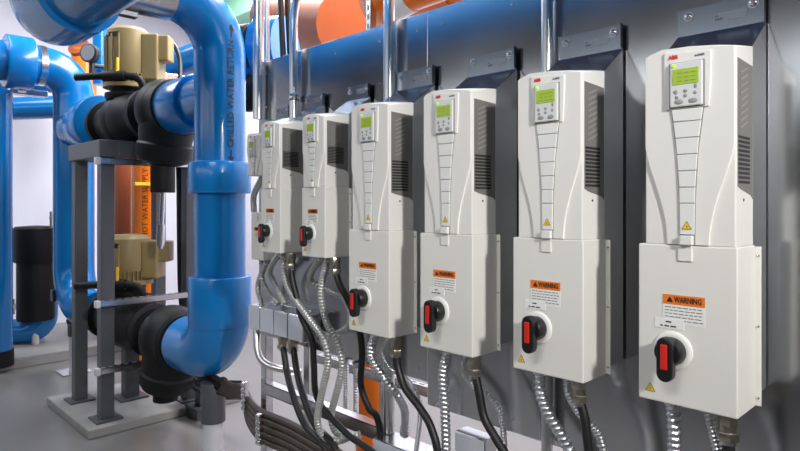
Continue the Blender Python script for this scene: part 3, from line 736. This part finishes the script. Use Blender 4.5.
# gauge pipe
t = Thing('blue_pipe', 'slim blue pipe carrying a gauge, left of the upper motor', 'pipe', D(100, 75, 5.6), 'blue chilled water pipes')
a, b = D(100, -60, 5.6), D(100, 85, 5.6); t.part('pipe', MB().tube([a, b], .062, BLUE, 24))
t = Thing('pressure_gauge', 'round black gauge on the slim blue pipe', 'gauge', D(93, 58, 5.45))
c = D(92, 54, 5.45); n = V((.55, -.83, 0)); m = MB(); m.lathe([(.085, 0), (.085, .05), (.075, .055)], c, n, BLACKP, 28); t.part('case', m)
m = MB(); m.lathe([(.07, .05), (.07, .057)], c, n, INKG, 28); t.part('dial', m)
m = MB(); m.cyl(c-V((0, 0, .2)), c-V((0, 0, .07)), .025, BLACKP); m.tube([c-V((0, 0, .1)), c+V((0, .2, -.1))], .02, BLACKP, 10); t.part('stem', m)
# far left: insulated vessel and its pipes
vx = D(36, 300, 6.0); t = Thing('insulated_vessel', 'black insulated upright vessel on a thin white leg, at left', 'vessel', (vx.x, vx.y, .1))
m = MB(); m.lathe([(.16, 0), (.168, .02), (.168, .57), (.155, .58)], (vx.x, vx.y, .35), (0, 0, 1), RUBBER, 32); t.part('body', m)
m = MB(); m.lathe([(.188, 0), (.195, .01), (.195, .33), (.18, .35), (.02, .36)], (vx.x, vx.y, .92), (0, 0, 1), RUBBER, 32); t.part('head', m)
t.part('leg', MB().cyl((vx.x-.02, vx.y, .1), (vx.x-.02, vx.y, .36), .032, PVC), label='white pipe leg')
m = MB(); q = D(51, 226, 5.9); m.cyl(V((q.x, q.y, 1.26)), V((q.x, q.y, 1.42)), .012, BRASS); m.box((q.x, q.y, 1.36), (.09, .015, .015), BRASS); t.part('vent_valve', m)
single('blue_pipe', MB().tube([D(12, 252, 6.2), D(26, 252, 6.15)], .085, BLUE, 24).tube([D(-20, 252, 6.3), D(12, 252, 6.2)], .085, BLUE, 24), 'short blue pipe entering the black vessel from the left', 'pipe', 'blue chilled water pipes')
single('blue_pipe', MB().tube(bends([D(-30, 333, 6.0), D(44, 330, 6.1), D(46, 270, 6.1)], .16, 10), .12, BLUE, 24), 'low blue pipe curving up behind the vessel leg', 'pipe', 'blue chilled water pipes')
a = D(-6, 60, 5.3)
single('blue_pipe', MB().tube([D(-5, 90, 5.4), D(-5, 350, 5.4)], .135, BLUE, 28), 'blue upright pipe cut by the left edge of the picture', 'pipe', 'blue chilled water pipes')
single('rubber_foot', MB().cyl(D(-5, 350, 5.4), D(-5, 366, 5.4), .145, RUBBER), 'black rubber foot under the leftmost blue upright', 'foot')
single('brass_tap', MB().cyl(D(11, 307, 6.2), D(15, 307, 6.2), .03, BRASS).cyl(D(13, 299, 6.2), D(13, 314, 6.2), .018, BRASS), 'small brass tap beside the leftmost blue upright', 'tap')
single('blue_pipe', MB().tube([D(-20, 110, 6.2), D(60, 107, 6.2)], .115, BLUE, 28), 'blue cross pipe behind the rear riser, at upper left', 'pipe', 'blue chilled water pipes')
single('blue_pipe', MB().tube([D(-20, 80, 6.4), D(64, 84, 6.4)], .1, BLUED, 28), 'blue cross pipe just below the orange one at upper left', 'pipe', 'blue chilled water pipes')
single('orange_pipe', MB().tube([D(-20, 69, 6.6), D(66, 71, 6.6)], .12, ORANGE, 28), 'orange cross pipe behind the rear blue riser', 'pipe', 'orange hot water pipes')
t = Thing('pipe_hanger', 'steel hanger bracket under the rear blue coupling', 'bracket', D(22, 90, 5.6))
t.part('rod', MB().cyl(D(22, 78, 5.15), D(22, 92, 5.15), .03, ZINC)); m = MB(); m.box(D(28, 93, 5.5), (.12, .30, .05), ZINC, .004); t.part('channel', m)
t = Thing('orange_pipe', 'orange elbow seen between the gauge pipe and rear riser', 'pipe', D(84, 70, 6.6), 'orange hot water pipes')
t.part('pipe', MB().tube([D(84, 50, 6.6), D(84, 120, 6.6)], .125, ORANGE, 28)); t.part('flange', MB().cyl(D(78, 46, 6.5), D(84, 54, 6.6), .11, RUST, seg=24), label='brown end')
# orange upright behind the stand
oc = D(148, 250, 5.9)
t = Thing('orange_pipe', 'bright orange upright pipe with lettering behind the stand', 'pipe', (oc.x, oc.y, 0), 'orange hot water pipes')
t.part('pipe', MB().tube([(oc.x, oc.y, 0), (oc.x, oc.y, 2.0)], .155, ORANGE, 32))
me = text_mesh('HOT WATER SUPPLY', .07, INK, thick=.0006); th0 = math.atan2(-oc.y, -oc.x)-.15
for v in me.vertices:
    th = th0-v.co.y/.155; rr = .156+v.co.z; v.co = V((rr*math.cos(th), rr*math.sin(th), 1.5+v.co.x))
o = bpy.data.objects.new('pipe_lettering', me); C.objects.link(o); o.parent = t.o; o['label'] = 'black words reading up the pipe'
m = MB(); m.box(D(143, 184, 5.7), (.04, .16, .03), YELLOW, .003); t.part('flow_tag', m, label='small yellow tag')
oc2 = D(129, 250, 6.3)
single('brown_pipe', MB().tube([(oc2.x, oc2.y, 0), (oc2.x, oc2.y, 2.4)], .16, RUST, 32), 'dull brown upright pipe left of the orange one behind the stand', 'pipe')
# blue pipe behind, passing right of upper motor, and by the riser
single('blue_pipe', MB().tube([D(140, 78, 5.6), D(215, 50, 5.0)], .12, BLUE, 28), 'sloping blue pipe behind the upper motor', 'pipe', 'blue chilled water pipes')
single('steel_channel', MB().box((D(150, 84, 5.0)+D(190, 70, 4.7))/2, (.05, .9, .05), ZINC, .004), 'pale steel channel between the upper motor and riser', 'bracket')
t = Thing('blue_pipe', 'dark blue pipe end with a black sleeve, behind the thick conduit', 'pipe', D(270, 45, 3.9), 'blue chilled water pipes')
t.part('pipe', MB().tube([D(262, 50, 3.9), D(286, 48, 3.85)], .2, BLUE, 32)); t.part('sleeve', MB().cyl(D(236, 46, 4.05), D(256, 44, 3.95), .135, RUBBER, seg=28, bev=.01), label='black sleeve')
single('blue_pipe', MB().tube([D(225, 66, 4.3), D(262, 68, 4.1)], .09, BLUE, 24), 'light blue cross pipe peeking out right of the riser', 'pipe', 'blue chilled water pipes')
m = MB(); c = D(249, 94, 4.0); n = V((.6, -.8, 0)); m.lathe([(.12, 0), (.12, .05), (.1, .07), (.06, .1)], c, n, RUBBER, 28)
single('black_flange', m, 'round black bolted flange between the riser and the panels', 'flange')
# orange header above panels
t = Thing('orange_pipe', 'large orange header pipe with an elbow above the panels', 'pipe', D(350, 20, 3.7), 'orange hot water pipes')
OZ = 2.80; OY = 2.35
t.part('pipe', MB().tube(bends([(-2.62, 3.6, OZ-.08), (-2.62, OY, OZ-.08), (.6, OY, OZ-.08)], .34, 14), .235, ORANGE, 40))
t.part('coupling', MB().tube([(-2.12, OY, OZ-.08), (-1.98, OY, OZ-.08)], .25, ORANGE, 40))
single('brown_pipe', MB().tube([D(276, 18, 5.2), D(345, 24, 4.4)], .24, RUST, 36), 'dull brown pipe left of the orange header elbow', 'pipe')
t = Thing('orange_pipe', 'upper orange pipe with a red band, above the conduits', 'pipe', D(430, 0, 3.2), 'orange hot water pipes')
t.part('pipe', MB().tube([D(404, 0, 3.05), D(462, -22, 2.75)], .07, ORANGE, 28)); t.part('band', MB().tube([D(396, 6, 3.1), D(412, -3, 3.0)], .074, PAPER, 28), label='white band')
single('red_sleeve', MB().tube([D(392, 12, 3.12), D(404, 6, 3.05)], .05, REDP, 20), 'small red sleeve right of the conduit above the panels', 'sleeve')
single('blue_pipe', MB().tube([(-5.2, 3.3, 1.95), (-2.9, 3.3, 1.95)], .14, BLUE, 28), 'blue cross pipe far behind the riser, near the back wall', 'pipe', 'blue chilled water pipes') if False else None
# things seen under the panels
p = D(371, 380, 3.3); single('orange_pipe', MB().tube([(p.x, p.y, 0), (p.x, p.y, 1.9)], .085, ORANGE, 28), 'orange upright seen under the panels behind the looped conduits', 'pipe', 'orange hot water pipes')

# ------------------------------------------------------------------ light
def area(name, loc, target, sx_, sy2, p, col=(1, 1, 1), spread=180):
    l = bpy.data.lights.new(name, 'AREA'); l.shape = 'RECTANGLE'; l.size = sx_; l.size_y = sy2; l.energy = p; l.color = col
    l.spread = math.radians(spread)
    o = bpy.data.objects.new(name, l); C.objects.link(o); o.location = loc
    o.rotation_euler = (V(target)-V(loc)).to_track_quat('-Z', 'Y').to_euler()
area('key_lamp', (2.0, .1, 2.65), (-1.3, 1.4, 1.5), .25, .25, 20, (1, .985, .965), 80)
area('front_fill', (-.3, -2.2, 4.15), (-1.2, 1.4, 1.5), 2.2, .6, 15, (1, .99, .98), 75)  # fill light added to brighten the drive fronts, not a known fitting
area('rear_fill', (-2.9, 2.9, 4.2), (-2.9, 2.9, 0), 6.5, 1.0, 520, (.96, .97, 1))  # overhead area fill added for the bright space behind the panels
area('pump_fill', (-5.9, .2, 4.2), (-5.9, .6, 0), 2.4, 1.6, 105, (.94, .97, 1))  # soft fill added above the pumps to brighten the pipework
w = bpy.data.worlds.new('sky'); S.world = w; w.use_nodes = True
bg = w.node_tree.nodes['Background']; bg.inputs[0].default_value = (.92, .96, 1, 1); bg.inputs[1].default_value = 2.4
S.view_settings.view_transform = 'Standard'; S.view_settings.look = 'None'; S.view_settings.gamma = 1; S.view_settings.exposure = 0
S.view_settings.use_curve_mapping = False
S.cycles.use_denoising = True
